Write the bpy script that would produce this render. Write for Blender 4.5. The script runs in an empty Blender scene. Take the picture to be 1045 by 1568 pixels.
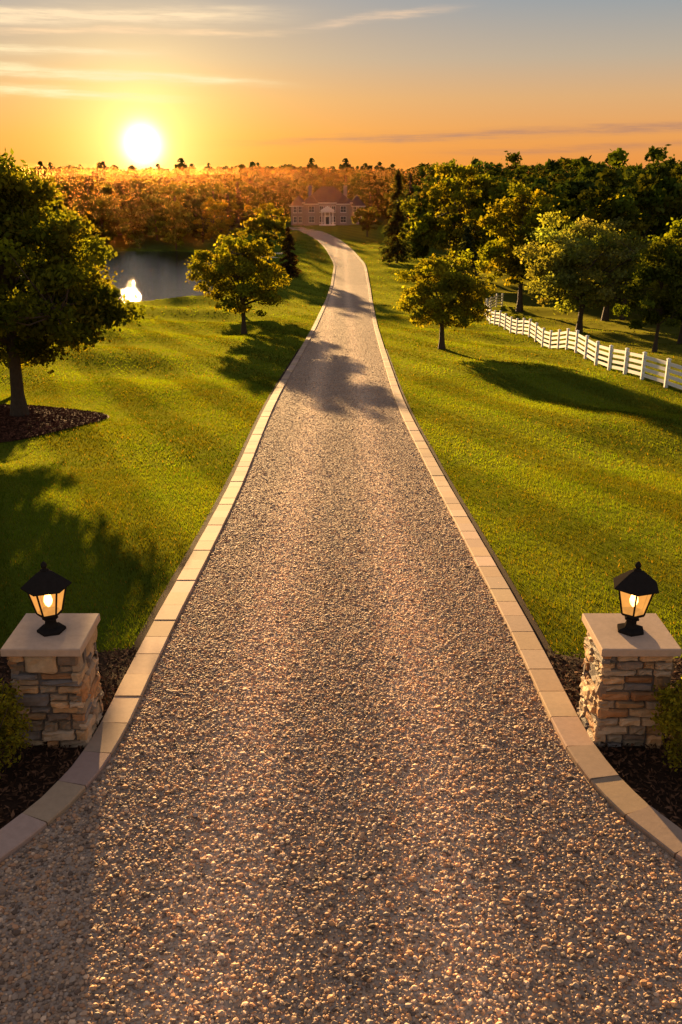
import bpy, math, numpy as np
from mathutils import Vector
R=np.random.default_rng(7)
scene=bpy.context.scene
scene.view_settings.view_transform='Standard'
try: scene.view_settings.look='None'
except Exception: pass
scene.view_settings.exposure=0

# ---------------------------------------------------------------- node helpers
class N:
    def __init__(s,nt): s.nt=nt
    def n(s,t,**k):
        nd=s.nt.nodes.new(t)
        for a,b in k.items(): setattr(nd,a,b)
        return nd
    def set(s,sock,v):
        if hasattr(v,'is_output'): s.nt.links.new(v,sock)
        elif isinstance(v,(tuple,list)) and len(v)==3 and sock.type=='RGBA': sock.default_value=(*v,1)
        else: sock.default_value=v
    def m(s,op,a,b=0.0,c=None,clamp=False):
        nd=s.n('ShaderNodeMath',operation=op,use_clamp=clamp)
        s.set(nd.inputs[0],a); s.set(nd.inputs[1],b)
        if c is not None: s.set(nd.inputs[2],c)
        return nd.outputs[0]
    def vm(s,op,a,b=None,scale=None):
        nd=s.n('ShaderNodeVectorMath',operation=op)
        s.set(nd.inputs[0],a)
        if b is not None: s.set(nd.inputs[1],b)
        if scale is not None: s.set(nd.inputs['Scale'],scale)
        return nd.outputs['Value'] if op in('DOT_PRODUCT','LENGTH','DISTANCE') else nd.outputs[0]
    def mix(s,f,a,b,mode='MIX'):
        nd=s.n('ShaderNodeMix',data_type='RGBA',blend_type=mode)
        s.set(nd.inputs[0],f); s.set(nd.inputs[6],a); s.set(nd.inputs[7],b)
        return nd.outputs[2]
    def ramp(s,f,stops,interp='LINEAR'):
        nd=s.n('ShaderNodeValToRGB'); cr=nd.color_ramp; cr.interpolation=interp
        while len(cr.elements)<len(stops): cr.elements.new(0.5)
        for e,(p,c) in zip(cr.elements,stops):
            e.position=p; e.color=(*c,1) if len(c)==3 else c
        s.set(nd.inputs[0],f); return nd.outputs[0]
    def noise(s,vec,scale,detail=3,rough=.55):
        nd=s.n('ShaderNodeTexNoise'); s.set(nd.inputs['Vector'],vec)
        nd.inputs['Scale'].default_value=scale; nd.inputs['Detail'].default_value=detail; nd.inputs['Roughness'].default_value=rough
        return nd.outputs[0]
    def vor(s,vec,scale,feature='F1'):
        nd=s.n('ShaderNodeTexVoronoi',feature=feature); s.set(nd.inputs['Vector'],vec); nd.inputs['Scale'].default_value=scale
        return nd
    def bump(s,h,strength,dist):
        nd=s.n('ShaderNodeBump'); nd.inputs['Strength'].default_value=strength; nd.inputs['Distance'].default_value=dist
        s.set(nd.inputs['Height'],h); return nd.outputs[0]
def newmat(name):
    m=bpy.data.materials.new(name); m.use_nodes=True; m.node_tree.nodes.clear()
    g=N(m.node_tree); g.out=g.n('ShaderNodeOutputMaterial'); return m,g
def pbsdf(g,col,rough=.7,normal=None,spec=.5,metal=0):
    p=g.n('ShaderNodeBsdfPrincipled'); g.set(p.inputs['Base Color'],col); g.set(p.inputs['Roughness'],rough)
    p.inputs['Specular IOR Level'].default_value=spec; p.inputs['Metallic'].default_value=metal
    if normal is not None: g.set(p.inputs['Normal'],normal)
    return p.outputs[0]
def simple(name,col,rough=.7,spec=.4,metal=0,nscale=12,var=.25,bmp=.3,bd=.01):
    m,g=newmat(name); tc=g.n('ShaderNodeTexCoord').outputs['Object']
    n=g.noise(tc,nscale,5)
    c=g.mix(n,tuple(x*(1-var) for x in col),tuple(min(1,x*(1+var)) for x in col))
    s=pbsdf(g,c,rough,g.bump(g.noise(tc,nscale*3,4),bmp,bd),spec,metal)
    g.set(g.out.inputs[0],s); return m
def attrcol(g,name='col'):
    a=g.n('ShaderNodeAttribute'); a.attribute_name=name; return a.outputs['Color']

# ---------------------------------------------------------------- mesh builder
class MB:
    def __init__(s): s.v=[];s.f=[];s.m=[];s.c=[];s.nv=0
    def add(s,v,f,mat=0,col=(.5,.5,.5)):
        v=np.asarray(v,float).reshape(-1,3); f=np.asarray(f,int)
        if f.ndim==1: f=f.reshape(1,-1)
        s.f.append(f+s.nv); s.m.append(np.full(len(f),mat,int))
        c=np.asarray(col,float)
        if c.ndim==1: c=np.tile(c,(len(v),1))
        s.v.append(v); s.c.append(c); s.nv+=len(v)
    def addf(s,f,mat=0):
        s.f.append(np.asarray(f,int)); s.m.append(np.full(len(f),mat,int))
    def box(s,c,d,mat=0,col=(.5,.5,.5),rot=0,taper=1):
        x,y,z=[a/2 for a in d]; P=[]
        for zz,t in((-z,1),(z,taper)):
            for xx,yy in((-x,-y),(x,-y),(x,y),(-x,y)): P.append((xx*t,yy*t,zz))
        P=np.array(P); ca,sa=math.cos(rot),math.sin(rot)
        Q=P.copy(); Q[:,0]=P[:,0]*ca-P[:,1]*sa; Q[:,1]=P[:,0]*sa+P[:,1]*ca
        s.add(Q+np.array(c),[(3,2,1,0),(4,5,6,7),(0,1,5,4),(1,2,6,5),(2,3,7,6),(3,0,4,7)],mat,col)
    def rings(s,cen,prof,sides,mat=0,col=(.5,.5,.5),rot=0):
        a=np.arange(sides)/sides*2*math.pi+rot; V=[]
        for r,z in prof: V.append(np.stack([cen[0]+r*np.cos(a),cen[1]+r*np.sin(a),np.full(sides,cen[2]+z)],1))
        F=[]
        for i in range(len(prof)-1):
            for j in range(sides):
                k=(j+1)%sides; F.append((i*sides+j,i*sides+k,(i+1)*sides+k,(i+1)*sides+j))
        base=s.nv
        s.add(np.concatenate(V),F,mat,col)
        s.addf([tuple(base+np.arange(sides)[::-1])],mat); s.addf([tuple(base+(len(prof)-1)*sides+np.arange(sides))],mat)
    def tube(s,pts,rad,sides,mat=0,col=(.5,.5,.5)):
        pts=np.asarray(pts,float); n=len(pts); t=np.gradient(pts,axis=0); t/=np.linalg.norm(t,axis=1)[:,None]+1e-9
        ref=np.array([.3,.9,.1]) if abs(t[:,2]).mean()>.6 else np.array([0,0,1.])
        a=np.cross(t,ref); a/=np.linalg.norm(a,axis=1)[:,None]+1e-9; b=np.cross(t,a)
        th=np.arange(sides)/sides*2*math.pi
        V=pts[:,None,:]+np.asarray(rad)[:,None,None]*(np.cos(th)[None,:,None]*a[:,None,:]+np.sin(th)[None,:,None]*b[:,None,:])
        i,j=np.meshgrid(np.arange(n-1),np.arange(sides),indexing='ij'); k=(j+1)%sides
        F=np.stack([i*sides+j,i*sides+k,(i+1)*sides+k,(i+1)*sides+j],-1).reshape(-1,4)
        s.add(V.reshape(-1,3),F,mat,col)
    def quads(s,c,u,w,mat,col):
        n=len(c); sh=R.uniform(-.25,.25,(n,1))
        V=np.stack([c-u,c-w+u*sh,c+u,c+w+u*sh],1).reshape(-1,3)
        F=np.arange(n*4).reshape(n,4)
        s.add(V,F,mat,np.repeat(col,4,axis=0))
    def build(s,name,mats,smooth=False,parent=None):
        v=np.concatenate(s.v); c=np.concatenate(s.c)
        me=bpy.data.meshes.new(name); me.vertices.add(len(v)); me.vertices.foreach_set('co',v.astype(np.float32).ravel())
        li=np.concatenate([f.ravel() for f in s.f]); ks=np.concatenate([np.full(len(f),f.shape[1]) for f in s.f])
        me.loops.add(len(li)); me.loops.foreach_set('vertex_index',li.astype(np.int32))
        me.polygons.add(len(ks)); me.polygons.foreach_set('loop_start',np.concatenate([[0],np.cumsum(ks)[:-1]]).astype(np.int32))
        me.polygons.foreach_set('material_index',np.concatenate(s.m).astype(np.int32))
        me.polygons.foreach_set('use_smooth',np.full(len(ks),bool(smooth)))
        a=me.attributes.new('col','FLOAT_COLOR','POINT')
        a.data.foreach_set('color',np.concatenate([c,np.ones((len(c),1))],1).astype(np.float32).ravel())
        for m in mats: me.materials.append(m)
        me.update(calc_edges=True)
        o=bpy.data.objects.new(name,me); scene.collection.objects.link(o)
        if parent: o.parent=parent
        return o
def empty(name,loc=(0,0,0)):
    e=bpy.data.objects.new(name,None); scene.collection.objects.link(e); return e

# ---------------------------------------------------------------- terrain
_yy=np.arange(-60,420,.5)
_k=np.interp(_yy,[-60,4,8.6,12,16,22,35,60,79,110,132,168,243,420],[.1,.05,0,-.3,-.8,-1.5,-2.7,-4.9,-6.4,-8.2,-8.9,-9.1,-9.2,-9.2])
_w=np.hanning(15);_w/=_w.sum(); _ks=np.convolve(np.pad(_k,7,mode='edge'),_w,'valid')
def cx(y):
    return np.interp(y,_cy,_cxs)
_cy=np.arange(-60,420,1.0)
_c=np.interp(_cy,[-60,8.6,20,35,79,130,165,200,230,255,275,300],[0,0,0,-.25,.37,1.3,1.6,-.4,-3,-6.5,-11,-18])
_w2=np.hanning(27);_w2/=_w2.sum(); _cxs=np.convolve(np.pad(_c,13,mode='edge'),_w2,'valid')
def H(x,y):
    x=np.asarray(x,float); y=np.asarray(y,float)
    z=np.interp(y,_yy,_ks)
    off=np.clip((np.abs(x)-3.6)/7,0,1)*np.clip((y-12)/15,0,1)*np.clip((600-y)/300,0,1)
    z=z+off*(.18*np.sin(x*.21+1)+.15*np.sin(y*.13+x*.07)+.1*np.sin(y*.31-x*.17)+.16*np.sin(y*.52+x*.33+1.5*np.sin(x*.11+y*.05)))
    s=(np.abs((x+60)/43)**4+np.abs((y-152)/44)**4)**.25
    t=np.clip((1.12-s)/.24,0,1); t=t*t*(3-2*t)
    return z*(1-t)+(-10.9)*t
def edge(y):
    return np.interp(y,[3.5,4.2,4.9,5.5,6.1,6.76,7.4,8.0,8.5,9.0,9.6],[9.0,6.8,5.3,4.3,3.6,3.05,2.72,2.54,2.47,2.44,2.43])
BW=.33

# ---------------------------------------------------------------- materials
def stripe(x,y):
    l=np.sin((x*.93+y*.37)*2*math.pi/3.4); r=np.sin((x*.96+y*.28)*2*math.pi/3.4)
    return np.clip(np.where(x<0,l,r)*2.5,-1,1)
def m_ground():
    m,g=newmat('grass_ground'); tc=g.n('ShaderNodeTexCoord').outputs['Object']
    sp=g.n('ShaderNodeSeparateXYZ'); g.set(sp.inputs[0],tc); x,y=sp.outputs[0],sp.outputs[1]
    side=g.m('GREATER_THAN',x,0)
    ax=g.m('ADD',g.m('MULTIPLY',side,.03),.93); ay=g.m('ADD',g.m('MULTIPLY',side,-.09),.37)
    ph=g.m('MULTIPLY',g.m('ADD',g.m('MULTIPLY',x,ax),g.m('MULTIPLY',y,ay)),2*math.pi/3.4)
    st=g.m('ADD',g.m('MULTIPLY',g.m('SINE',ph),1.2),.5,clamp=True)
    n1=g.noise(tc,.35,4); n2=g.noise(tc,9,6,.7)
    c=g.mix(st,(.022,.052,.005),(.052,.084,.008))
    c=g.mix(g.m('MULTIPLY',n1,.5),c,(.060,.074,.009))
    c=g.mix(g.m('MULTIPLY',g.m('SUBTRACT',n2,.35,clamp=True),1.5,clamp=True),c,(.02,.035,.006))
    wood_shade=g.n('ShaderNodeSeparateColor'); g.set(wood_shade.inputs[0],attrcol(g))
    c=g.mix(wood_shade.outputs[0],c,g.mix(n2,(.012,.02,.006),(.035,.04,.014)))  # forest floor colour, also painting shade on the ground past the fence
    nb=g.bump(g.noise(tc,22,6,.75),1.0,.06)
    d=g.n('ShaderNodeBsdfDiffuse'); g.set(d.inputs[0],c); g.set(d.inputs['Normal'],nb)
    sh=g.n('ShaderNodeBsdfSheen'); g.set(sh.inputs[0],g.mix(.5,c,(.19,.17,.015))); sh.inputs['Roughness'].default_value=.5
    ad=g.n('ShaderNodeAddShader'); g.set(ad.inputs[0],d.outputs[0]); g.set(ad.inputs[1],sh.outputs[0])
    g.set(g.out.inputs[0],ad.outputs[0]); return m
def m_leaf(name,tint=(1,1,1),trans=.55,ttint=(1.5,1.15,.5)):
    m,g=newmat(name); c=attrcol(g); c=g.mix(1,c,tint,'MULTIPLY')
    d=g.n('ShaderNodeBsdfDiffuse'); g.set(d.inputs[0],c)
    t=g.n('ShaderNodeBsdfTranslucent'); g.set(t.inputs[0],g.vm('MULTIPLY',c,ttint))
    mx=g.n('ShaderNodeMixShader'); mx.inputs[0].default_value=trans; g.set(mx.inputs[1],d.outputs[0]); g.set(mx.inputs[2],t.outputs[0])
    g.set(g.out.inputs[0],mx.outputs[0]); return m
def m_gravel():
    m,g=newmat('gravel'); tc=g.n('ShaderNodeTexCoord').outputs['Object']
    sp=g.n('ShaderNodeSeparateXYZ'); g.set(sp.inputs[0],tc)
    v=g.vor(tc,26); hs=g.n('ShaderNodeSeparateColor'); g.set(hs.inputs[0],v.outputs['Color'])
    c=g.ramp(hs.outputs[0],[(0,(.20,.15,.11)),(.25,(.46,.34,.24)),(.45,(.34,.27,.21)),(.65,(.52,.37,.245)),(.85,(.40,.26,.16)),(1,(.60,.47,.345))])
    tr=g.m('SUBTRACT',g.m('ABSOLUTE',g.m('ADD',sp.outputs[0],g.m('MULTIPLY',g.noise(tc,.25,2),.3))),1.0)
    tr=g.m('POWER',2.718,g.m('MULTIPLY',g.m('MULTIPLY',tr,tr),-5.0))
    c=g.mix(1,c,g.mix(tr,(.78,.78,.78),(1.24,1.22,1.18)),'MULTIPLY')
    c=g.mix(1,c,g.mix(g.noise(tc,.6,4),(.75,.75,.75),(1.25,1.25,1.25)),'MULTIPLY')
    h=g.m('SUBTRACT',1,v.outputs['Distance'])
    b=g.bump(h,.8,.018)
    nb=g.n('ShaderNodeBump'); nb.inputs['Strength'].default_value=.5; nb.inputs['Distance'].default_value=.012
    g.set(nb.inputs['Height'],g.noise(tc,40,4)); g.set(nb.inputs['Normal'],b)
    g.set(g.out.inputs[0],pbsdf(g,c,.9,nb.outputs[0],.08)); return m
def m_stoneattr(name,rough=.65,spec=.45,nscale=25,bmp=.6,bd=.01,var=.35):
    m,g=newmat(name); tc=g.n('ShaderNodeTexCoord').outputs['Object']; n=g.noise(tc,nscale,6,.65)
    c=g.mix(1,attrcol(g),g.mix(n,(1-var,)*3,(1+var,)*3),'MULTIPLY')
    g.set(g.out.inputs[0],pbsdf(g,c,rough,g.bump(g.noise(tc,nscale*2,6,.7),bmp,bd),spec)); return m
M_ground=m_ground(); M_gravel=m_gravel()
M_leaf=m_leaf('foliage',(1.2,1.2,1.0),.52,(2.1,1.75,.4)); M_leaf_far=m_leaf('distant_foliage',(1.1,1.16,1),.2,(1.6,1.4,.4)); M_leaf_hz=m_leaf('horizon_foliage',(1,1,1),.06,(1.4,1.3,.4)); M_grass=m_leaf('grass_blades',(1,1,1),.62,(2.15,1.5,.2))
M_bark=simple('bark',(.07,.05,.035),.85,.2,nscale=9,var=.4,bmp=.9,bd=.03)
M_peb=m_stoneattr('pebbles',.7,.18,60,.4,.004,.25)
M_paver=m_stoneattr('paver_stone',.85,.15,14,.35,.004,.22)
M_wallst=m_stoneattr('wall_stone',.75,.35,16,.9,.012,.45)
M_mortar=simple('mortar',(.13,.11,.09),.9)
M_mulch=m_stoneattr('mulch',.95,.05,30,.8,.01,.5)
M_white=simple('white_paint',(.78,.78,.75),.5,.4,nscale=3,var=.08,bmp=.1,bd=.002)
M_black=simple('black_metal',(.022,.019,.017),.9,0,0,nscale=20,var=.3,bmp=.15,bd=.002)

# ---------------------------------------------------------------- ground mesh
def geo(a,b,s0,k):
    o=[a]; s=s0
    while o[-1]<b: o.append(o[-1]+s); s*=k
    return o
ys=np.array(list(np.arange(-20,60,.8))+list(np.arange(60,262,2.))+geo(262,7000,4,1.13))
xp=np.array(list(np.arange(1,20,1.))+list(np.arange(20,120,2.5))+geo(120,5000,4,1.14))
xs=np.concatenate([-xp[::-1],[0],xp])
X,Y=np.meshgrid(xs,ys); Z=H(X,Y)
def wood_shade(x,y):
    a=np.clip((x-15.5)/5,0,1)*np.clip((y-30)/20,0,1)  # beyond the fence: forest floor, plus shade darkened into the ground colour
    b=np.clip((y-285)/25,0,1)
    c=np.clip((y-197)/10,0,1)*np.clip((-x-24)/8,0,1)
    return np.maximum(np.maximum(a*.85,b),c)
g_=MB(); ny,nx=X.shape
i,j=np.meshgrid(np.arange(ny-1),np.arange(nx-1),indexing='ij'); q=i*nx+j
F=np.stack([q,q+1,q+nx+1,q+nx],-1).reshape(-1,4)
Wd=wood_shade(X,Y).ravel()
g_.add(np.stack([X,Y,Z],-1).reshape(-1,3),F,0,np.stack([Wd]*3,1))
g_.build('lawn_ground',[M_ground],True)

# ---------------------------------------------------------------- driveway
yd=np.concatenate([np.arange(3.5,12,.15),np.arange(12,60,.5),np.arange(60,290,1.)])
def strip(name,lo,hi,nc,dz,mat,yarr,col=(.5,.5,.5)):
    t=np.linspace(0,1,nc); A=lo(yarr)[:,None]*(1-t)+hi(yarr)[:,None]*t
    YY=np.repeat(yarr[:,None],nc,1); ZZ=H(A,YY)+dz; b=MB()
    i,j=np.meshgrid(np.arange(len(yarr)-1),np.arange(nc-1),indexing='ij'); q=i*nc+j
    b.add(np.stack([A,YY,ZZ],-1).reshape(-1,3),np.stack([q,q+1,q+nc+1,q+nc],-1).reshape(-1,4),0,col)
    return b.build(name,[mat],True)
y0=np.concatenate([np.arange(-12,3.5,.5)])
ya=np.concatenate([y0,yd])
strip('gravel_driveway',lambda y:cx(y)-edge(y)-.02,lambda y:cx(y)+edge(y)+.02,17,.03,M_gravel,ya)
def edging(side):
    b=MB(); pa=np.array([[side*edge(y)+cx(y),y] for y in np.concatenate([np.arange(3.5,9.6,.05),np.arange(9.6,290,.4)])])
    sg=np.r_[0,np.cumsum(np.linalg.norm(np.diff(pa,axis=0),axis=1))]
    L=sg[-1]; s=0
    while s<L-1:
        ln=.62*(1+R.uniform(-.04,.04)) if s<140 else 3.0
        sub=[s+.009,s+ln/2,s+ln-.009]
        P=np.array([[np.interp(q,sg,pa[:,0]),np.interp(q,sg,pa[:,1])] for q in sub])
        T=np.gradient(P,axis=0); T/=np.linalg.norm(T,axis=1)[:,None]; Nn=np.stack([T[:,1],-T[:,0]],1)*side
        if (Nn[0,0]*side)<0: Nn=-Nn
        cc=np.array([.38,.27,.185])*R.uniform(.72,1.15)*np.array([1,R.uniform(.95,1.03),R.uniform(.88,1.1)])
        e=.012; top=.085+R.uniform(-.006,.006)
        V=[];
        for o,dz in((0,-.1),(0,top-e),(e,top),(BW-e,top),(BW,top-e),(BW,-.1)):
            for k in range(3):
                x,y=P[k]+Nn[k]*o; V.append((x,y,float(H(x,y))+dz))
        Fc=[]
        for a in range(5):
            for k in range(2): Fc.append((a*3+k,a*3+k+1,(a+1)*3+k+1,(a+1)*3+k))
        b.add(V,Fc,0,cc)
        for k in (0,2): b.addf([tuple(b.nv-18+a*3+k for a in range(6))],0)
        s+=ln
    return b.build('stone_edging',[M_paver])
edging(-1); edging(1)

# ---------------------------------------------------------------- pebbles
ico=[];ph=(1+5**.5)/2
for a,b in((-1,ph),(1,ph),(-1,-ph),(1,-ph)): ico+= [(a,b,0)]
for a,b in((-1,ph),(1,ph),(-1,-ph),(1,-ph)): ico+= [(0,a,b)]
for a,b in((ph,-1),(ph,1),(-ph,-1),(-ph,1)): ico+= [(a,0,b)]
ico=np.array(ico,float); ico/=np.linalg.norm(ico[0])
icf=np.array([(0,11,5),(0,5,1),(0,1,7),(0,7,10),(0,10,11),(1,5,9),(5,11,4),(11,10,2),(10,7,6),(7,1,8),(3,9,4),(3,4,2),(3,2,6),(3,6,8),(3,8,9),(4,9,5),(2,4,11),(6,2,10),(8,6,7),(9,8,1)])
octv=np.array([(1,0,0),(-1,0,0),(0,1,0),(0,-1,0),(0,0,1),(0,0,-1)],float); octf=np.array([(0,2,4),(2,1,4),(1,3,4),(3,0,4),(2,0,5),(1,2,5),(3,1,5),(0,3,5)])
def rotm(n):
    q=R.normal(size=(n,4)); q/=np.linalg.norm(q,axis=1)[:,None]
    w,x,y,z=q.T
    return np.stack([np.stack([1-2*(y*y+z*z),2*(x*y-z*w),2*(x*z+y*w)],-1),np.stack([2*(x*y+z*w),1-2*(x*x+z*z),2*(y*z-x*w)],-1),np.stack([2*(x*z-y*w),2*(y*z+x*w),1-2*(x*x+y*y)],-1)],1)
pal=np.array([(.33,.25,.18),(.22,.185,.155),(.40,.28,.18),(.13,.10,.08),(.48,.38,.28),(.34,.21,.13),(.28,.215,.165),(.40,.25,.14),(.24,.215,.19)])*np.array([1.5,1.3,1.1])
b=MB()
def stones(y0,y1,sp,sm,tmpl,tf,keepf):
    gx,gy=np.meshgrid(np.arange(-6.2,6.2,sp),np.arange(y0,y1,sp))
    gx=gx.ravel()+R.uniform(-.5,.5,gx.size)*sp; gy=gy.ravel()+R.uniform(-.5,.5,gy.size)*sp
    keep=(np.abs(gx-cx(gy))<edge(gy)-.01)&(np.abs(gx)<gy*.42+1.8)&(R.uniform(size=gx.size)<keepf(gy))
    gx,gy=gx[keep],gy[keep]; n=len(gx); nt=len(tmpl)
    flat=np.interp(gy,[6,14,22,36,60,110],[.72,.60,.45,.33,.25,.2])
    pc=pal[R.integers(0,len(pal),n)]*R.uniform(.7,1.25,(n,1))
    tr=np.exp(-5*(np.abs(gx)-1.0)**2); pc*= (.82+.44*tr)[:,None]
    sz=np.clip(R.lognormal(math.log(sm),.36,n),sm*.45,sm*2.2)
    V=tmpl[None]*(1+R.uniform(-.22,.22,(n,nt,1)))*(R.uniform(.65,1.25,(n,1,3)))
    V=np.einsum('nij,nkj->nki',rotm(n),V); V[:,:,2]*=flat[:,None]
    V*=sz[:,None,None]; V[:,:,0]+=gx[:,None]; V[:,:,1]+=gy[:,None]; V[:,:,2]+=(H(gx,gy)+.03+sz*flat*R.uniform(0,.6,n))[:,None]
    F=(tf[None]+(np.arange(n)*nt)[:,None,None]).reshape(-1,3)
    b.add(V.reshape(-1,3),F,0,np.repeat(pc,nt,axis=0))
stones(4.0,22,.0315,.0145,ico,icf,lambda y:np.clip((22-y)/9,0,1))
stones(12,46,.048,.0185,octv,octf,lambda y:np.clip(np.minimum((y-12)/9,(46-y)/20),0,1))
stones(24,120,.10,.026,octv,octf,lambda y:np.clip(np.minimum((y-24)/20,(120-y)/50),0,1))
b.build('gravel_stones',[M_peb])

# ---------------------------------------------------------------- mulch beds
def lawn_front(x): return 10.9+.10*np.sin(x*1.3)+.3*np.clip(3.4-np.abs(x),0,1)
for side in(-1,1):
    yy=np.arange(3,12.0,.2)
    b=MB(); nc=14; t=np.linspace(0,1,nc)
    A=side*((edge(yy)+BW-.02)[:,None]*(1-t)+11*t); YY=np.repeat(yy[:,None],nc,1)
    YY=np.minimum(YY,lawn_front(A)); ZZ=H(A,YY)+.035+.02*np.sin(A*5)*np.sin(YY*6)
    i,j=np.meshgrid(np.arange(len(yy)-1),np.arange(nc-1),indexing='ij'); q=i*nc+j
    b.add(np.stack([A,YY,ZZ],-1).reshape(-1,3),np.stack([q,q+1,q+nc+1,q+nc],-1).reshape(-1,4),0,(.03,.017,.010))
    yy=np.concatenate([np.arange(10.8,60,.5)]); nc=2
    A=cx(yy)[:,None]+side*((edge(yy)+BW-.02)[:,None]+np.array([0,.16])[None,:]); YY=np.repeat(yy[:,None],2,1)
    i=np.arange(len(yy)-1)*2
    b.add(np.stack([A,YY,H(A,YY)+.022],-1).reshape(-1,3),np.stack([i,i+1,i+3,i+2],-1),0,(.03,.017,.010))
    n=17000; px=side*R.uniform(2.7,6.5,n); py=R.uniform(4.5,11.2,n)
    k=(np.abs(px)>edge(py)+BW+.01)&(py<lawn_front(px)); px,py=px[k],py[k]; n=len(px)
    u=R.normal(size=(n,3)); u[:,2]*=.45; u/=np.linalg.norm(u,axis=1)[:,None]; w=np.cross(u,R.normal(size=(n,3))+[0,0,2]); w/=np.linalg.norm(w,axis=1)[:,None]
    l=R.uniform(.015,.05,(n,1)); col=np.array([.08,.041,.022])*R.uniform(.3,1.9,(n,1))
    b.quads(np.stack([px,py,H(px,py)+.055+R.uniform(-.01,.03,n)],1),u*l,w*l*R.uniform(.2,.45,(n,1)),0,col)
    b.build('mulch_bed',[M_mulch])
TA=(-11.9,33.0)
b=MB(); nr,na=6,48; V=[]
for r in np.linspace(0,1,nr):
    a=np.arange(na)/na*2*math.pi; rr=r*(3.1+.12*np.sin(3*a)); x=TA[0]+rr*np.cos(a); y=TA[1]+rr*1.1*np.sin(a)
    V.append(np.stack([x,y,H(x,y)+.03+.14*(1-r)+.0*r],1))
V=np.concatenate(V); F=[(i*na+j,i*na+(j+1)%na,(i+1)*na+(j+1)%na,(i+1)*na+j) for i in range(nr-1) for j in range(na)]
b.add(V,F,0,(.07,.03,.018))
n=9000; a=R.uniform(0,2*math.pi,n); rr=np.sqrt(R.uniform(0,1,n))*3.12; px=TA[0]+rr*np.cos(a); py=TA[1]+rr*1.1*np.sin(a)
u=R.normal(size=(n,3)); u[:,2]*=.5; u/=np.linalg.norm(u,axis=1)[:,None]; w=np.cross(u,R.normal(size=(n,3))+[0,0,2]); w/=np.linalg.norm(w,axis=1)[:,None]
l=R.uniform(.03,.08,(n,1)); b.quads(np.stack([px,py,H(px,py)+.06+.14*(1-rr/3.1)],1),u*l,w*l*.5,0,np.array([.13,.055,.033])*R.uniform(.3,1.5,(n,1)))
b.build('tree_mulch_ring',[M_mulch])

# ---------------------------------------------------------------- grass blades
def blades(n,ymin,ymax,xl,wid,hgt):
    px=R.uniform(-xl,xl,n); py=R.uniform(ymin,ymax,n)
    ox=np.abs(px-cx(py)); k=(ox>2.45+BW+.1)&(py>lawn_front(px)-.02)&(np.abs(px)<.40*py+2.5)
    k&=((px-TA[0])**2+((py-TA[1])/1.1)**2>3.12**2)
    s=(np.abs((px+60)/43)**4+np.abs((py-152)/44)**4)**.25; k&=s>1.07
    k&=R.uniform(size=n)>wood_shade(px,py)*.8
    px,py=px[k],py[k]; n=len(px); z=H(px,py)
    a=R.uniform(0,2*math.pi,n); w=wid*R.uniform(.6,1.4,n); h=hgt*R.uniform(.5,1.35,n)
    dx,dy=np.cos(a)*w/2,np.sin(a)*w/2; lx,ly=R.normal(0,.45,n)*h,R.normal(0,.45,n)*h
    V=np.stack([np.stack([px-dx,py-dy,z-.01],1),np.stack([px+dx,py+dy,z-.01],1),np.stack([px+lx,py+ly,z+h],1)],1)
    st=stripe(px,py)[:,None]
    pat=(.5+.5*np.sin(px*1.7+2*np.sin(py*.9))*np.sin(py*1.3+1.5*np.sin(px*.7)))[:,None]
    big=(.5+.5*np.sin(px*.35+1.3*np.sin(py*.21)+.7)*np.sin(py*.27+1.1*np.sin(px*.3)))[:,None]
    col=np.array([.047,.096,.007])*(1+.33*st)*(.66+.5*big)*R.uniform(.55,1.45,(n,1))+np.array([.026,.012,.002])*pat
    yl=R.uniform(size=n)<.05; col[yl]=np.array([.14,.115,.03])
    return V.reshape(-1,3),n,col
b=MB()
for args in((300000,10.5,24,14,.014,.055),(200000,24,45,20,.028,.06),(170000,45,90,34,.058,.07),(90000,90,230,60,.13,.09)):
    V,n,c=blades(*args); b.add(V,np.arange(3*n).reshape(n,3),0,np.repeat(c,3,axis=0))
b.build('lawn_grass',[M_grass])

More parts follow.
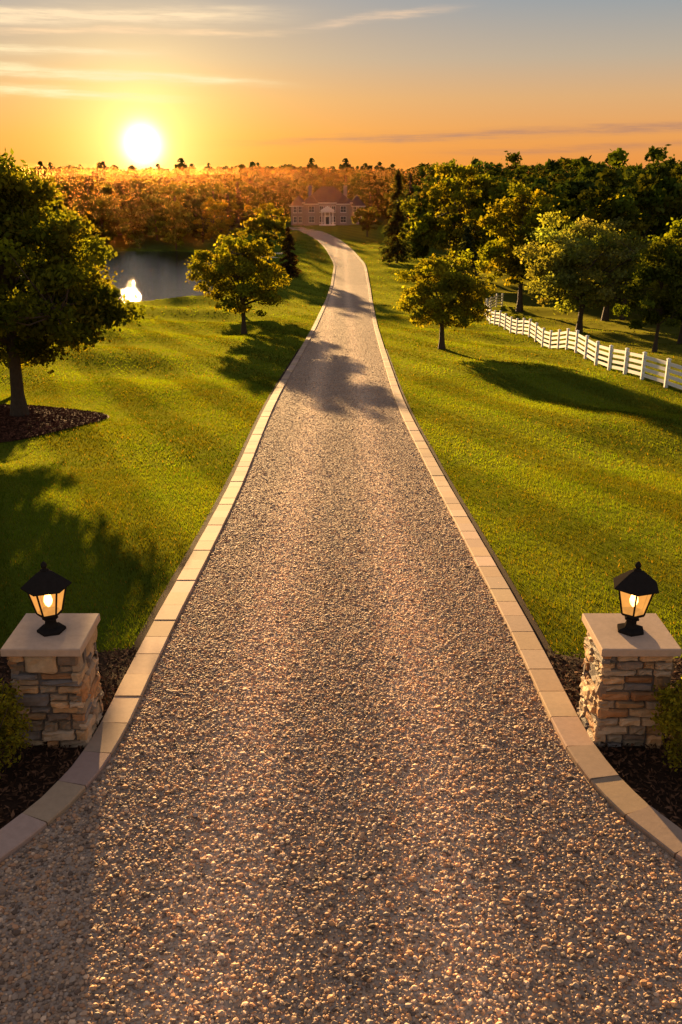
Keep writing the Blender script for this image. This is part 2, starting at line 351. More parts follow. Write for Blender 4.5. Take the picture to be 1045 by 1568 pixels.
# ---------------------------------------------------------------- trees
def rdir(n):
    u=R.normal(size=(n,3)); return u/np.linalg.norm(u,axis=1)[:,None]
def leafs(b,c,size,col,elong=.6,droop=0):
    n=len(c); u=rdir(n); u[:,2]-=droop; u/=np.linalg.norm(u,axis=1)[:,None]
    w=np.cross(u,rdir(n)); w/=np.linalg.norm(w,axis=1)[:,None]+1e-6
    s=size*R.uniform(.6,1.35,(n,1))/2
    b.quads(c,u*s,w*s*elong,1,col)
BC=(.05,.04,.03)
def decid(b,base,Ht,Rc,cb,nclump,nleaf,ls,col,trunkr=None,shape='round',droop=.15,limbs=9,sides=7,cs=(.10,.21),la=1.0):
    base=np.array(base,float); vr=(Ht-cb)/2; cc=base+[0,0,cb+vr]
    tr=trunkr or Ht*.02+.04; th=cb+(Ht-cb)*.62
    t=np.linspace(0,1,8); wob=np.stack([np.sin(t*3+R.uniform(0,6))*.02*Ht*t,np.sin(t*2.5+R.uniform(0,6))*.02*Ht*t,t*th],1)
    rad=tr*(1-.75*t); rad[0]*=1.5; wob[0,2]-=.15
    tp=base+wob; b.tube(tp,rad,sides+2,0,BC)
    ph=R.uniform(0,6,4)
    dirs=rdir(nclump); tz=dirs[:,2]
    az=np.arctan2(dirs[:,1],dirs[:,0]); rf=R.uniform(.12,1,nclump)**.42*R.uniform(.88,1.1,nclump)
    lump=1+la*(.15*np.sin(2*az+ph[0])+.12*np.sin(3*az+ph[1]+tz*2)+.09*np.sin(5*az+ph[2]))
    hr=np.sqrt(1-tz**2)
    if shape=='round': wfac=1+.12*np.clip(-tz,0,1)
    elif shape=='cone': wfac=np.where(tz>0,.82-.15*tz,1.12)
    elif shape=='pear': wfac=np.clip(.95-.45*tz,.4,1.25)
    else: wfac=1.1
    C=np.stack([np.cos(az)*hr*Rc*.86*lump*wfac,np.sin(az)*hr*Rc*.86*lump*wfac,tz*vr*.86*(1+.12*la*np.sin(3*az+ph[3]))],1)*rf[:,None]+cc
    C[:,2]=np.maximum(C[:,2],base[2]+cb*.9+R.uniform(0,.08,nclump)*Ht)
    ends=C[R.choice(nclump,min(limbs,nclump),replace=False)]; LP=[tp[3:]]
    for e in ends:
        s=np.interp(R.uniform(.3,.9),t,np.arange(8)); k=int(s); st=tp[k]+(tp[min(k+1,7)]-tp[k])*(s-k)
        if st[2]>e[2]+.1*Ht: st=tp[3]
        mid=(st+e)/2+[0,0,.05*Ht]+R.normal(0,.03*Rc,3)
        q=np.linspace(0,1,6)[:,None]; P=st*(1-q)**2+2*mid*q*(1-q)+e*q**2
        b.tube(P,np.linspace(tr*.42,tr*.08,6),sides-2,0,BC); LP.append(P)
    LP=np.concatenate(LP)
    for c in C:
        d=np.linalg.norm(LP-c,axis=1)+np.maximum(0,LP[:,2]-c[2]); s=LP[d.argmin()]
        m=(s+c)/2+R.normal(0,.03*Rc,3); b.tube([s,m,c],[tr*.14,tr*.09,tr*.03],3,0,BC)
    rc=Rc*R.uniform(cs[0],cs[1],nclump)
    wt=rc**2/np.sum(rc**2); idx=R.choice(nclump,nleaf,p=wt)
    o=rdir(nleaf)*(R.uniform(.1,1.1,(nleaf,1))**.6); o[:,2]*=.62
    stray=R.uniform(size=nleaf)<.14; o[stray]*=1.5
    P=C[idx]+o*rc[idx][:,None]
    clc=R.uniform(.6,1.35,(nclump,1))*np.array([1,1,1])*np.stack([R.uniform(.85,1.2,nclump),np.ones(nclump),R.uniform(.7,1.2,nclump)],1)
    cl=np.array(col)*clc[idx]*R.uniform(.6,1.45,(nleaf,1))
    leafs(b,P,ls,cl,.62,droop)
def conif(b,base,Ht,Rc,nb,ls,col,per=60):
    base=np.array(base,float)
    b.tube(base+np.array([[0,0,-.2],[0,0,Ht*.5],[0,0,Ht*.97]]),[Ht*.018,Ht*.012,.02],6,0,BC)
    hh=R.uniform(.05,1,nb)**1.15; az=R.uniform(0,2*math.pi,nb); L=Rc*((1-hh)**.8)*R.uniform(.72,1.1,nb)+.05*Rc
    L*=1+.12*np.sin(hh*34)
    idx=np.repeat(np.arange(nb),per); n=len(idx); t=R.uniform(.08,1,n)
    dx,dy=np.cos(az),np.sin(az); l=L[idx]*t; lat=R.normal(0,1,n)*.17*L[idx]*(1.15-t)
    P=np.stack([dx[idx]*l-dy[idx]*lat,dy[idx]*l+dx[idx]*lat,hh[idx]*Ht-(.22*l*t)*.9+R.normal(0,.02*Ht*.5,n)-.03*Ht*t],1)+base
    k=P[:,2]>base[2]+.25; P=P[k]; idx=idx[k]; n=len(P)
    u=np.stack([dx[idx],dy[idx],np.full(n,-.45)],1)+R.normal(0,.4,(n,3)); u/=np.linalg.norm(u,axis=1)[:,None]
    w=np.cross(u,rdir(n)); w/=np.linalg.norm(w,axis=1)[:,None]+1e-6; s=ls*R.uniform(.6,1.3,(n,1))/2
    b.quads(P,u*s,w*s*.3,1,np.array(col)*R.uniform(.55,1.4,(n,1)))
    for i_ in range(0,nb,2):
        s=base+[0,0,hh[i_]*Ht]; e=s+[dx[i_]*L[i_]*.8,dy[i_]*L[i_]*.8,-.2*L[i_]]; b.tube([s,(s+e)/2,e],[.03,.02,.01],3,0,BC)
G1=(.080,.100,.014); G2=(.060,.086,.015); GD=(.035,.054,.014); GY=(.110,.118,.016); GS=(.095,.115,.05)
def place(x,y): return (x,y,float(H(x,y)))
def T(name,fn,x,y,*a,**k):
    b=MB(); fn(b,place(x,y),*a,**k); return b.build(name,[M_bark,M_leaf])
T('shadow_caster_tree',decid,TA[0],TA[1],9.6,4.9,1.5,270,46000,.21,(.078,.090,.013),trunkr=.27,limbs=20,sides=10,shape='pear',cs=(.08,.165),la=.4)
T('shadow_caster_tree',decid,-18.5,40,9.0,4.8,1.4,120,15000,.27,(.060,.080,.013),trunkr=.27,limbs=14,sides=10)
T('shadow_caster_tree',decid,-14.9,41.4,7.9,4.1,1.2,110,13000,.25,(.070,.084,.013),trunkr=.2,limbs=12,sides=8,shape='pear',la=.4)  # added tree, trunk tucked behind the big maple, to shade the near-left lawn
T('shadow_caster_tree',decid,-7.8,74,7.9,3.9,1.0,130,16000,.25,GY,trunkr=.2,limbs=14,la=.5)
T('shadow_caster_tree',decid,-10.9,98,7.6,3.5,1.0,80,9000,.33,G1,trunkr=.2,limbs=10,la=.4)  # added out of sight behind the maple in front, to cast more shadow
T('shadow_caster_tree',decid,6.5,59,6.2,3.4,1.0,130,16000,.21,GY,trunkr=.19,limbs=14,la=.5)
T('spruce_tree',conif,-7.9,143,7.4,2.1,110,.45,(.06,.035,.02),40)
T('oak_tree',decid,-13,167,11.6,4.6,1,70,7000,.45,GY)
T('oak_tree',decid,-27,204,11,4,1,60,5000,.5,GY,shape='cone')
T('spruce_tree',conif,9.9,168,15.6,3.4,170,.6,(.028,.036,.018),50)
T('oak_tree',decid,6.6,240,7.6,3.6,1.2,50,3500,.55,GD)
T('willow_tree',decid,18,150,16.8,6.5,1,120,12000,.55,GY,shape='wide',droop=.8)
T('oak_tree',decid,13.5,155,10,3.6,1,60,5000,.5,G1)
T('spruce_tree',conif,17,128,8.6,2.9,130,.5,(.05,.062,.038),50)
T('oak_tree',decid,18.3,95,12.6,4.9,1.2,130,16000,.38,GY,shape='round')
T('olive_tree',decid,19.4,75,9.6,5.6,1.4,150,22000,.28,(.12,.14,.055),limbs=16,trunkr=.24,shape='wide',la=.6)
T('cedar_tree',decid,20.6,60,7.6,3.1,.9,90,12000,.23,(.05,.066,.014),shape='cone',trunkr=.14)
T('oak_tree',decid,24.5,66,9.5,4,1.2,90,10000,.3,G1)
T('oak_tree',decid,24,84,11.5,4.6,1.2,100,12000,.36,GY)
def protos(k,nl,ls,kind,cs=(.16,.28)):
    out=[]
    for _ in range(k):
        b=MB()
        if kind=='d': decid(b,(0,0,0),1,R.uniform(.32,.43),.04,52,nl,ls,(1,1,1),trunkr=.018,limbs=6,sides=5,cs=cs)
        else: conif(b,(0,0,0),1,.2,70,ls*1.5,(1,1,1),nl//70)
        out.append(b)
    return out
def plant(B,pr,x,y,h,col):
    z=float(H(x,y)); a=R.uniform(0,6.28); ca,sa=math.cos(a),math.sin(a); s=h*R.uniform(.9,1.2)
    base=B.nv
    for v in pr.v:
        q=np.stack([(v[:,0]*ca-v[:,1]*sa)*s+x,(v[:,0]*sa+v[:,1]*ca)*s+y,v[:,2]*h+z-.1],1); B.v.append(q)
    for c,v in zip(pr.c,pr.v):
        B.c.append(c*np.array(col))
    for f,m in zip(pr.f,pr.m): B.f.append(f+base); B.m.append(m)
    B.nv+=pr.nv
def joinp(p):
    q=MB(); q.v=[np.concatenate(p.v)]; q.c=[np.concatenate(p.c)]; q.nv=p.nv
    f4=[(f,m) for f,m in zip(p.f,p.m) if f.shape[1]==4]; q.f=[np.concatenate([f for f,m in f4])]; q.m=[np.concatenate([m for f,m in f4])]
    return q
PN=[joinp(p) for p in protos(4,4400,.043,'d',(.12,.22))]; PF=[joinp(p) for p in protos(4,1700,.08,'d',(.13,.24))]; PVF=[joinp(p) for p in protos(3,480,.16,'d')]; PC=[joinp(p) for p in protos(2,2000,.05,'c')]
def forest(name,pts,prs,hr,cols,pc=.12,lm=None):
    B=MB()
    for x,y in pts:
        h=(hr(x,y) if callable(hr) else R.uniform(*hr))*(1+.08*math.sin(x*.09+y*.05)+.06*math.sin(x*.23-y*.11))
        if R.uniform()<pc: plant(B,PC[R.integers(2)],x,y,h*.95,np.array((.030,.040,.018))*R.uniform(.7,1.3))
        else: plant(B,prs[R.integers(len(prs))],x,y,h,np.array(cols[R.integers(len(cols))])*R.uniform(.7,1.3))
    return B.build(name,[M_bark,lm or M_leaf_far])
def scatter(x0,x1,y0,y1,spc,cond=lambda x,y:True):
    P=[]
    y=y0
    while y<y1:
        x=x0+R.uniform(0,spc)
        while x<x1:
            xx,yy=x+R.normal(0,spc*.25),y+R.normal(0,spc*.25)
            if cond(xx,yy): P.append((xx,yy))
            x+=spc
        y+=spc
    return P
COLS=[G1,G2,GD,GY,G2]
def hl(x,y):
    h=R.uniform(7.5,10)+min(1,(y-203)/60)*4
    if abs(x+.216*y)<4.5 and y<250: h=R.uniform(3.8,5.2)+max(0,(y-212)/35)*3.5  # added gap of low trees so sunlight reaches the lake
    return h
def hrt(x,y): return min(R.uniform(12.5,17.5), 13.6+max(0,(y-95))*.06)
forest('forest_right',scatter(24,95,84,205,7.0,lambda x,y:x>23+max(0,(90-y))*.1 and x<.45*y+12),PN,hrt,[G1,G2,GD,GY,G1],.06)
forest('forest_right_far',scatter(18,160,205,330,9,lambda x,y:x>16+(y-205)*.03 and x<.45*y+8),PF,(13,17.5),COLS)
forest('forest_left',scatter(-150,-24,203,330,8,lambda x,y:x>-.45*y-8 and x<-27-(y-203)*.02),PF,hl,[G1,G2,GD,G2],.08)
forest('forest_behind_house',scatter(-90,60,325,420,9),PF,(9.5,14.5),[G2,G2,GD,G1],.1,M_leaf_hz)
forest('forest_distant',scatter(-330,330,430,760,15,lambda x,y:abs(x)<.45*y),PVF,(9,17),[G2,GD,G1],0,M_leaf_hz)
forest('forest_horizon',scatter(-800,800,800,1900,36,lambda x,y:abs(x)<.45*y),PVF,(14,24),[G2,GD,G1],0,M_leaf_hz)

# ---------------------------------------------------------------- shrubs by the pillars
for sx in(-1,1):
    b=MB(); c=place(sx*3.76,8.08); n=10000
    for _ in range(26):
        a=R.uniform(0,6.28); r=R.uniform(.1,.42); b.tube([np.array(c),np.array(c)+[r*.5*math.cos(a),r*.5*math.sin(a),.5],np.array(c)+[r*math.cos(a),r*math.sin(a),R.uniform(.8,1.1)]],[.012,.008,.004],4,0,BC)
    cl=rdir(70)*[.46,.46,.55]*R.uniform(.55,1,(70,1))+np.array(c)+[0,0,.68]; idx=R.integers(0,70,n)
    P=cl[idx]+rdir(n)*R.uniform(.02,.15,(n,1)); P=P[P[:,2]>c[2]+.05]
    cc=np.array([.15,.15,.02])*R.uniform(.4,1.6,(len(P),1)); leafs(b,P,.045,cc,.6)
    b.build('shrub',[M_bark,M_leaf])

# ---------------------------------------------------------------- stone pillars + lanterns
PAL=np.array([(.38,.25,.13),(.29,.23,.16),(.46,.34,.21),(.17,.155,.145),(.34,.18,.08),(.40,.30,.20),(.25,.19,.13),(.20,.15,.11),(.46,.29,.15),(.42,.33,.23)])*np.array([1.05,1,.93])
mg,g=newmat('lantern_glass')
em=g.n('ShaderNodeEmission'); tc=g.n('ShaderNodeTexCoord').outputs['Object']
em.inputs[0].default_value=(1,.42,.09,1); em.inputs[1].default_value=1.1
tp_=g.n('ShaderNodeBsdfTransparent'); tp_.inputs[0].default_value=(1,.85,.6,1)
mx=g.n('ShaderNodeMixShader'); g.set(mx.inputs[0],g.m('ADD',g.m('MULTIPLY',g.noise(tc,14,2),.5),.4,clamp=True)); g.set(mx.inputs[1],tp_.outputs[0]); g.set(mx.inputs[2],em.outputs[0]); g.set(g.out.inputs[0],mx.outputs[0])
mb,g=newmat('lantern_bulb'); em=g.n('ShaderNodeEmission'); em.inputs[0].default_value=(1,.62,.22,1); em.inputs[1].default_value=22; g.set(g.out.inputs[0],em.outputs[0])
def pillar(sx):
    X0,Y0=sx*3.165,8.93; z0=float(H(X0,Y0))-.05; E=empty('stone_pillar'); HB=1.26
    b=MB(); b.box((X0,Y0,z0+HB/2),(.66,.66,HB),0); b.build('mortar_core',[M_mortar],parent=E)
    b=MB()
    for fi in range(4):
        a=fi*math.pi/2; T_=np.array([math.cos(a),math.sin(a),0]); Nn=np.array([math.sin(a),-math.cos(a),0]); z=0.0
        hw=.368 if fi%2==0 else .362
        while z<HB-.005:
            h=R.choice([.09,.12,.17,.23])*R.uniform(.9,1.1)
            if z+h>HB-.08: h=HB-z
            s=-hw
            while s<hw-.001:
                w=R.uniform(.12,.40)
                if s+w>hw-.09: w=hw-s
                hs_=[(z,h)]
                if h>.15 and R.uniform()<.35: k_=R.uniform(.4,.6)*h; hs_=[(z,k_),(z+k_,h-k_)]
                for zb,hb in hs_:
                    gp=.008; o1=R.uniform(.35,.392)+(.002 if fi%2 else 0); x0,x1,zz0,zz1=s+gp*(s>-hw),s+w-gp*(s+w<hw-.001),zb+gp,zb+hb-gp
                    c0=PAL[R.integers(len(PAL))]*R.uniform(.75,1.3)
                    nxs=6;nz=5; V=[]; jt=R.uniform(-.014,.014,4)
                    for iz in range(nz):
                        for ix in range(nxs):
                            bx=ix in(0,nxs-1); bz=iz in(0,nz-1)
                            fx=[0,.08,.33,.66,.92,1][ix]; fz=[0,.13,.5,.87,1][iz]
                            if bz: fx=fx*.92+.04
                            d=o1-(.028 if (bx or bz) else 0)+R.uniform(-.013,.013)
                            V.append(np.array([X0,Y0,z0])+T_*(x0+(x1-x0)*fx+(R.uniform(-.005,.005)))+Nn*d+np.array([0,0,zz0+(zz1-zz0)*fz+jt[0]*fx*(1-fz)+jt[1]*fx*fz+R.uniform(-.005,.005)]))
                    ring=[(0,i) for i in range(nxs)]+[(j,nxs-1) for j in range(1,nz)]+[(nz-1,i) for i in range(nxs-2,-1,-1)]+[(j,0) for j in range(nz-2,0,-1)]
                    rid=[j*nxs+i for j,i in ring]; nb_=len(V)
                    for k in rid: V.append(V[k]-Nn*(.06))
                    Fq=[(j*nxs+i,j*nxs+i+1,(j+1)*nxs+i+1,(j+1)*nxs+i) for j in range(nz-1) for i in range(nxs-1)]
                    m_=len(rid); Fq+=[(rid[k],nb_+k,nb_+(k+1)%m_,rid[(k+1)%m_]) for k in range(m_)]
                    b.add(V,Fq,0,c0)
                s+=w
            z+=h
    b.build('stone_courses',[M_wallst],parent=E)
    b=MB(); zc=z0+HB+.002
    b.rings((X0,Y0,zc),[(.582,0),(.595,.008),(.595,.082),(.583,.095)],4,0,(.48,.36,.26),math.pi/4); b.build('cap_stone',[M_paver],parent=E)
    L=empty('lantern_lamp'); zc+=.095; c=(X0,Y0,zc)
    b=MB()
    b.rings(c,[(.155,0),(.155,.025),(.13,.035),(.075,.05),(.06,.10),(.06,.13),(.085,.145),(.085,.16),(.05,.18),(.13,.205),(.135,.225)],6,0,rot=.3)
    b.rings(c,[(.215,.525),(.262,.53),(.262,.545),(.17,.625),(.09,.69),(.045,.715),(.045,.73),(.02,.74)],6,0,rot=.3)
    b.rings(c,[(.012,.735),(.03,.755),(.034,.78),(.022,.805),(.006,.82)],10,0)
    for k in range(6):
        a=.3+k*math.pi/3; p0=np.array(c)+[.13*math.cos(a),.13*math.sin(a),.22]; p1=np.array(c)+[.205*math.cos(a),.205*math.sin(a),.53]
        b.tube([p0,p1],[.011,.011],5,0)
        a2=a+math.pi/3; q1=np.array(c)+[.205*math.cos(a2),.205*math.sin(a2),.525]; q0=np.array(c)+[.13*math.cos(a2),.13*math.sin(a2),.23]
        b.tube([p1,q1],[.011,.011],4,0); b.tube([p0,q0],[.009,.009],4,0)
    b.rings(c,[(.02,.22),(.02,.29)],8,0)
    b.build('metal_frame',[M_black],parent=L)
    b=MB()
    for k in range(6):
        a=.3+k*math.pi/3;a2=a+math.pi/3
        V=[np.array(c)+[r*math.cos(q),r*math.sin(q),z] for r,z,q in((.127,.23,a),(.127,.23,a2),(.198,.52,a2),(.198,.52,a))]
        b.add(V,[(0,1,2,3)],0)
    b.build('glass_panes',[mg],parent=L)
    b=MB(); b.rings(c,[(.012,.29),(.035,.32),(.048,.36),(.038,.41),(.014,.45),(.003,.465)],10,0); b.build('bulb',[mb],True,parent=L)
pillar(-1); pillar(1)

# ---------------------------------------------------------------- fence
fp=np.array([(17.5,101),(15.2,96),(14.0,90),(13.8,85),(14.2,72),(14.3,61),(14.3,50),(14.7,44),(15.4,40),(16.8,34),(19.5,28),(23,23)])
sg=np.r_[0,np.cumsum(np.linalg.norm(np.diff(fp,axis=0),axis=1))]; ns=int(sg[-1]/2.3); ss=np.linspace(0,sg[-1],ns+1)
FP=np.stack([np.interp(ss,sg,fp[:,0]),np.interp(ss,sg,fp[:,1])],1)
b=MB()
for k,(x,y) in enumerate(FP):
    z=float(H(x,y)); b.box((x,y,z+.64),(.15,.15,1.32),0); b.box((x,y,z+1.315),(.19,.19,.03),0); b.box((x,y,z+1.35),(.16,.16,.04),0,taper=.2)
    if k<ns:
        x2,y2=FP[k+1]; z2=float(H(x2,y2)); dv=np.array([x2-x,y2-y]); L=np.linalg.norm(dv); nn=np.array([-dv[1],dv[0]])/L*.02; t=dv/L*.073
        for hh in(.24,.53,.82,1.11):
            V=[]
            for (ax,ay,az,sg_) in((x,y,z,1),(x2,y2,z2,-1)):
                for o in(-1,1):
                    for dz in(-.078,.078): V.append((ax+sg_*t[0]+nn[0]*o,ay+sg_*t[1]+nn[1]*o,az+hh+dz))
            b.add(V,[(0,1,3,2),(4,6,7,5),(0,4,5,1),(2,3,7,6),(1,5,7,3),(0,2,6,4)],0)
b.build('white_fence',[M_white])

# ---------------------------------------------------------------- lake
m,g=newmat('lake_water'); tc=g.n('ShaderNodeTexCoord').outputs['Object']
mp=g.n('ShaderNodeMapping'); mp.inputs['Scale'].default_value=(.6,1.6,1); g.set(mp.inputs[0],tc)
g.set(g.out.inputs[0],pbsdf(g,(.016,.013,.008),.03,g.bump(g.noise(mp.outputs[0],1.0,5,.65),.5,.16),.45))
b=MB(); b.add([(-125,100,-9.5),(-12,100,-9.5),(-12,204,-9.5),(-125,204,-9.5)],[(0,1,2,3)],0); b.build('lake_water',[m])

# ---------------------------------------------------------------- house
HX,HY=-4.2,298; HZ=float(H(HX,HY)); E=empty('brick_house')
m,g=newmat('house_brick'); tc=g.n('ShaderNodeTexCoord').outputs['Object']
br=g.n('ShaderNodeTexBrick'); mpp=g.n('ShaderNodeMapping'); mpp.inputs['Rotation'].default_value=(math.pi/2,0,0); g.set(mpp.inputs[0],tc); g.set(br.inputs['Vector'],mpp.outputs[0]); br.inputs['Scale'].default_value=3
br.inputs['Color1'].default_value=(.20,.175,.16,1); br.inputs['Color2'].default_value=(.27,.235,.215,1); br.inputs['Mortar'].default_value=(.36,.33,.30,1)
g.set(g.out.inputs[0],pbsdf(g,br.outputs[0],.85)); M_brick=m
M_roof=simple('roof_shingle',(.040,.036,.046),.9,.1,nscale=6,var=.4,bmp=.5,bd=.03)
M_win=simple('window_glass',(.03,.035,.045),.08,.6,nscale=1,var=.3,bmp=0)
W=MB();RF=MB();TR=MB();WI=MB()
def hip(x0,x1,y0,y1,z,h,ov=.5,ins=None):
    x0-=ov;x1+=ov;y0-=ov;y1+=ov; w=min((x1-x0),(y1-y0))/2; ym=(y0+y1)/2; xm=(x0+x1)/2
    if (x1-x0)>=(y1-y0): a,c=(x0+w,ym),(x1-w+.01,ym)
    else: a,c=(xm,y0+w),(xm,y1-w)
    V=[(x0,y0,z),(x1,y0,z),(x1,y1,z),(x0,y1,z),(*a,z+h),(*c,z+h)]
    if (x1-x0)>=(y1-y0): RF.add(V,[(0,1,5,4),(2,3,4,5)]); RF.addf(np.array([(1,2,5),(3,0,4)])+RF.nv-6)
    else: RF.add(V,[(1,2,5,4),(3,0,4,5)]); RF.addf(np.array([(0,1,4),(2,3,5)])+RF.nv-6)
    RF.addf(np.array([(3,2,1,0)])+RF.nv-6)
    TR.box(((x0+x1)/2,(y0+y1)/2,z-.12),(x1-x0-.1,y1-y0-.1,.2))
def blk(x0,x1,y0,y1,h): W.box(((x0+x1)/2,(y0+y1)/2,HZ+h/2-.2),(x1-x0,y1-y0,h+.4))
def win(x,y,z,w=1.1,h=1.7):
    TR.box((x,y-.03,z),(w+.2,.1,h+.2)); WI.box((x,y-.07,z),(w,.06,h)); TR.box((x,y-.11,z),(.06,.03,h)); TR.box((x,y-.125,z),(w,.03,.06)); TR.box((x,y-.1,z-h/2-.16),(w+.4,.2,.1))
blk(HX-7.4,HX+7.4,HY,HY+11,6.6); hip(HX-7.4,HX+7.4,HY,HY+11,HZ+6.6,4.6)
blk(HX-11.4,HX-7.3,HY+1.5,HY+9,5.6); hip(HX-11.4,HX-6.9,HY+1.5,HY+9,HZ+5.6,3.0)
blk(HX+7.3,HX+11.4,HY+1.5,HY+9,5.6); hip(HX+6.9,HX+11.4,HY+1.5,HY+9,HZ+5.6,3.0)
blk(HX-6.6,HX-3.2,HY-1.2,HY+2,6.3); hip(HX-6.6,HX-3.2,HY-1.2,HY+3,HZ+6.3,2.6)
blk(HX+3.2,HX+6.6,HY-1.2,HY+2,6.3); hip(HX+3.2,HX+6.6,HY-1.2,HY+3,HZ+6.3,2.6)
for zz in(1.7,4.7):
    for x in(-4.9,4.9): win(HX+x,HY-1.2,HZ+zz,1.6,1.7)
    for x in(-1.9,0,1.9):
        if not(zz<2 and x==0): win(HX+x,HY,HZ+zz)
    for x in(-10.1,-8.5,8.5,10.1): win(HX+x,HY+1.5,HZ+zz-.2,.9)
for x in(-1.7,-.7,.7,1.7): TR.rings((HX+x,HY-2.6,HZ),[(.24,0),(.24,.2),(.17,.3),(.14,3.6),(.23,3.8),(.23,3.9)],10)
TR.box((HX,HY-1.4,HZ+4.12),(4.2,3.0,.4)); TR.add([(HX-2.2,HY-2.95,HZ+4.33),(HX+2.2,HY-2.95,HZ+4.33),(HX,HY-2.95,HZ+5.6),(HX-2.2,HY-.1,HZ+4.33),(HX+2.2,HY-.1,HZ+4.33),(HX,HY-.1,HZ+5.6)],[(0,1,2),(5,4,3)]); TR.addf(np.array([(0,2,5,3),(2,1,4,5),(1,0,3,4)])+TR.nv-6)
TR.box((HX,HY-.08,HZ+1.4),(2.0,.16,2.8)); WI.box((HX,HY-.18,HZ+1.25),(1.2,.06,2.3)); TR.box((HX,HY-1.8,HZ+.1),(5,3.4,.3))
for x in(-5.5,5.5): W.box((HX+x,HY+6,HZ+9.4),(1.1,.8,4.2))
W.build('walls',[M_brick],parent=E);RF.build('roof',[M_roof],parent=E);TR.build('trim_and_portico',[M_white],parent=E);WI.build('windows',[M_win],parent=E)

# ---------------------------------------------------------------- haze over the valley
b=MB(); b.box((0,455,-2),(1100,630,19)); hz=b.build('valley_haze',[])
m,g=newmat('haze'); vs=g.n('ShaderNodeVolumeScatter'); vs.inputs['Color'].default_value=(1,.42,.10,1); vs.inputs['Density'].default_value=.00005; vs.inputs['Anisotropy'].default_value=.9
g.set(g.out.inputs['Volume'],vs.outputs[0]); hz.data.materials.append(m)

# ---------------------------------------------------------------- sky + sun
AZ,EL=11.4,5.2
w=bpy.data.worlds.new('World'); scene.world=w; w.use_nodes=True; w.node_tree.nodes.clear(); g=N(w.node_tree)
out=g.n('ShaderNodeOutputWorld'); d=g.n('ShaderNodeTexCoord').outputs['Generated']; d=g.vm('NORMALIZE',d)
sp_=g.n('ShaderNodeSeparateXYZ'); g.set(sp_.inputs[0],d)
el=g.m('MULTIPLY',g.m('ARCSINE',sp_.outputs[2]),57.2958); az=g.m('MULTIPLY',g.m('ARCTAN2',sp_.outputs[0],sp_.outputs[1]),57.2958)
base=g.ramp(g.m('DIVIDE',el,60,clamp=True),[(0,(.80,.28,.06)),(2/60,(.80,.35,.10)),(4/60,(.69,.405,.19)),(6/60,(.49,.41,.31)),(9/60,(.28,.34,.38)),(25/60,(.36,.325,.33)),(1,(.28,.275,.35))])
se=math.radians(1.55); sa=math.radians(AZ); S=(-math.sin(sa)*math.cos(se),math.cos(sa)*math.cos(se),math.sin(se))
ang=g.m('MULTIPLY',g.m('ARCCOSINE',g.m('MINIMUM',g.vm('DOT_PRODUCT',d,S),.9999999)),57.2958)
def gl(expo,colr,pw=1.0):
    e=g.m('POWER',2.71828,g.m('MULTIPLY',g.m('POWER',g.m('DIVIDE',ang,expo),pw),-1)); return g.vm('SCALE',colr,scale=e)
def V3(c):
    nd=g.n('ShaderNodeCombineXYZ'); [setattr(nd.inputs[i],'default_value',c[i]) for i in range(3)]; return nd.outputs[0]
tot=base
for ex,c,pw in((.85,(5,4,2.6),2),(2.5,(1.1,.95,.42),1.15),(7,(.38,.23,.01),1.2),(18,(.14,.03,-.03),1.4)): tot=g.vm('ADD',tot,gl(ex,V3(c),pw))
cv=g.n('ShaderNodeCombineXYZ'); g.set(cv.inputs[0],g.m('MULTIPLY',az,.12)); g.set(cv.inputs[1],g.m('MULTIPLY',el,1.1)); nz=g.noise(cv.outputs[0],1.0,5,.6)
cv2=g.n('ShaderNodeCombineXYZ'); g.set(cv2.inputs[0],g.m('MULTIPLY',az,.35)); g.set(cv2.inputs[1],g.m('MULTIPLY',el,5)); nz2=g.noise(cv2.outputs[0],1.0,6,.65)
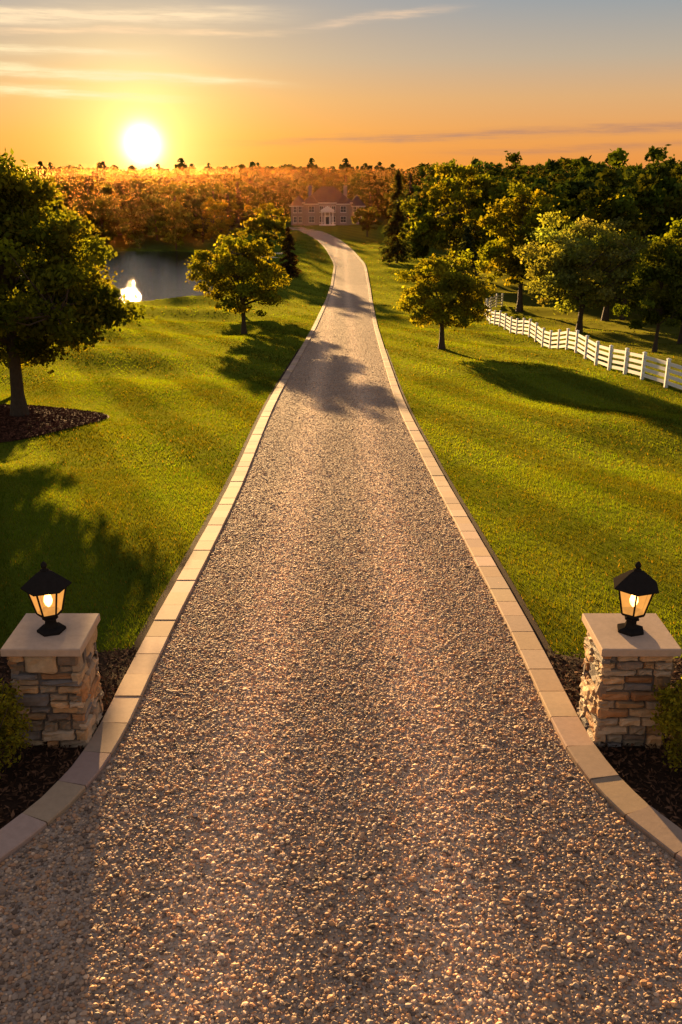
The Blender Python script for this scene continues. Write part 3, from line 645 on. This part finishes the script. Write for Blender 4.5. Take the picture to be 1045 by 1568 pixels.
def streak(a0,wa,e0,k,we,amp,colr,tot):
    da=g.m('SUBTRACT',az,a0); ec=g.m('ADD',g.m('ADD',g.m('MULTIPLY',da,k),e0),g.m('MULTIPLY',g.m('SUBTRACT',nz,.5),1.1))
    x=g.m('DIVIDE',g.m('SUBTRACT',el,ec),we); x=g.m('POWER',2.71828,g.m('MULTIPLY',g.m('MULTIPLY',x,x),-1))
    y=g.m('DIVIDE',da,wa); y=g.m('POWER',2.71828,g.m('MULTIPLY',g.m('POWER',g.m('ABSOLUTE',y),4),-1))
    f=g.m('MULTIPLY',g.m('MULTIPLY',x,y),g.m('MULTIPLY',g.m('MULTIPLY',g.m('SUBTRACT',nz2,.2,clamp=True),2.6),amp),clamp=True)
    return g.mix(f,tot,colr)
tot=streak(-14,9,7.9,.03,.36,1.2,(1.0,.76,.48),tot)
tot=streak(-12,8,7.2,.02,.14,1,(.98,.68,.40),tot)
tot=streak(-17,6,6.2,.02,.22,1.2,(1.0,.78,.46),tot)
tot=streak(-14,9,5.1,-.03,.22,1.2,(1.0,.82,.46),tot)
tot=streak(-17,7,4.2,-.03,.24,1.1,(1.0,.86,.46),tot)
tot=streak(2,4,8.1,.1,.15,.9,(.80,.58,.40),tot)
tot=streak(12,15,2.2,.03,.22,.9,(.50,.25,.15),tot)
tot=streak(14,8,1.3,.02,.2,.7,(.56,.25,.12),tot)
sky=g.n('ShaderNodeTexSky'); sky.sky_type='NISHITA'; sky.sun_disc=False; sky.sun_elevation=math.radians(EL); sky.sun_rotation=math.radians(-AZ)
bg=g.n('ShaderNodeBackground'); g.set(bg.inputs[0],g.vm('ADD',tot,g.vm('SCALE',sky.outputs[0],scale=.002))); bg.inputs[1].default_value=1.0
g.set(out.inputs[0],bg.outputs[0])
sl=bpy.data.lights.new('sun','SUN'); sl.energy=21; sl.angle=math.radians(.6); sl.color=(1,.61,.25)
so=bpy.data.objects.new('sun',sl); scene.collection.objects.link(so)
sa=math.radians(12.2)
e_=math.radians(EL); D=Vector((math.sin(sa)*math.cos(e_),-math.cos(sa)*math.cos(e_),-math.sin(e_))); so.rotation_euler=D.to_track_quat('-Z','Y').to_euler()

# ---------------------------------------------------------------- camera
cam=bpy.data.cameras.new('camera'); co=bpy.data.objects.new('camera',cam); scene.collection.objects.link(co)
cam.sensor_fit='VERTICAL'; cam.sensor_height=24; cam.lens=24*1400/1568; cam.clip_end=12000; cam.clip_start=.1
co.location=(0,0,5.94); co.rotation_euler=(math.radians(90-20.34),0,0); scene.camera=co
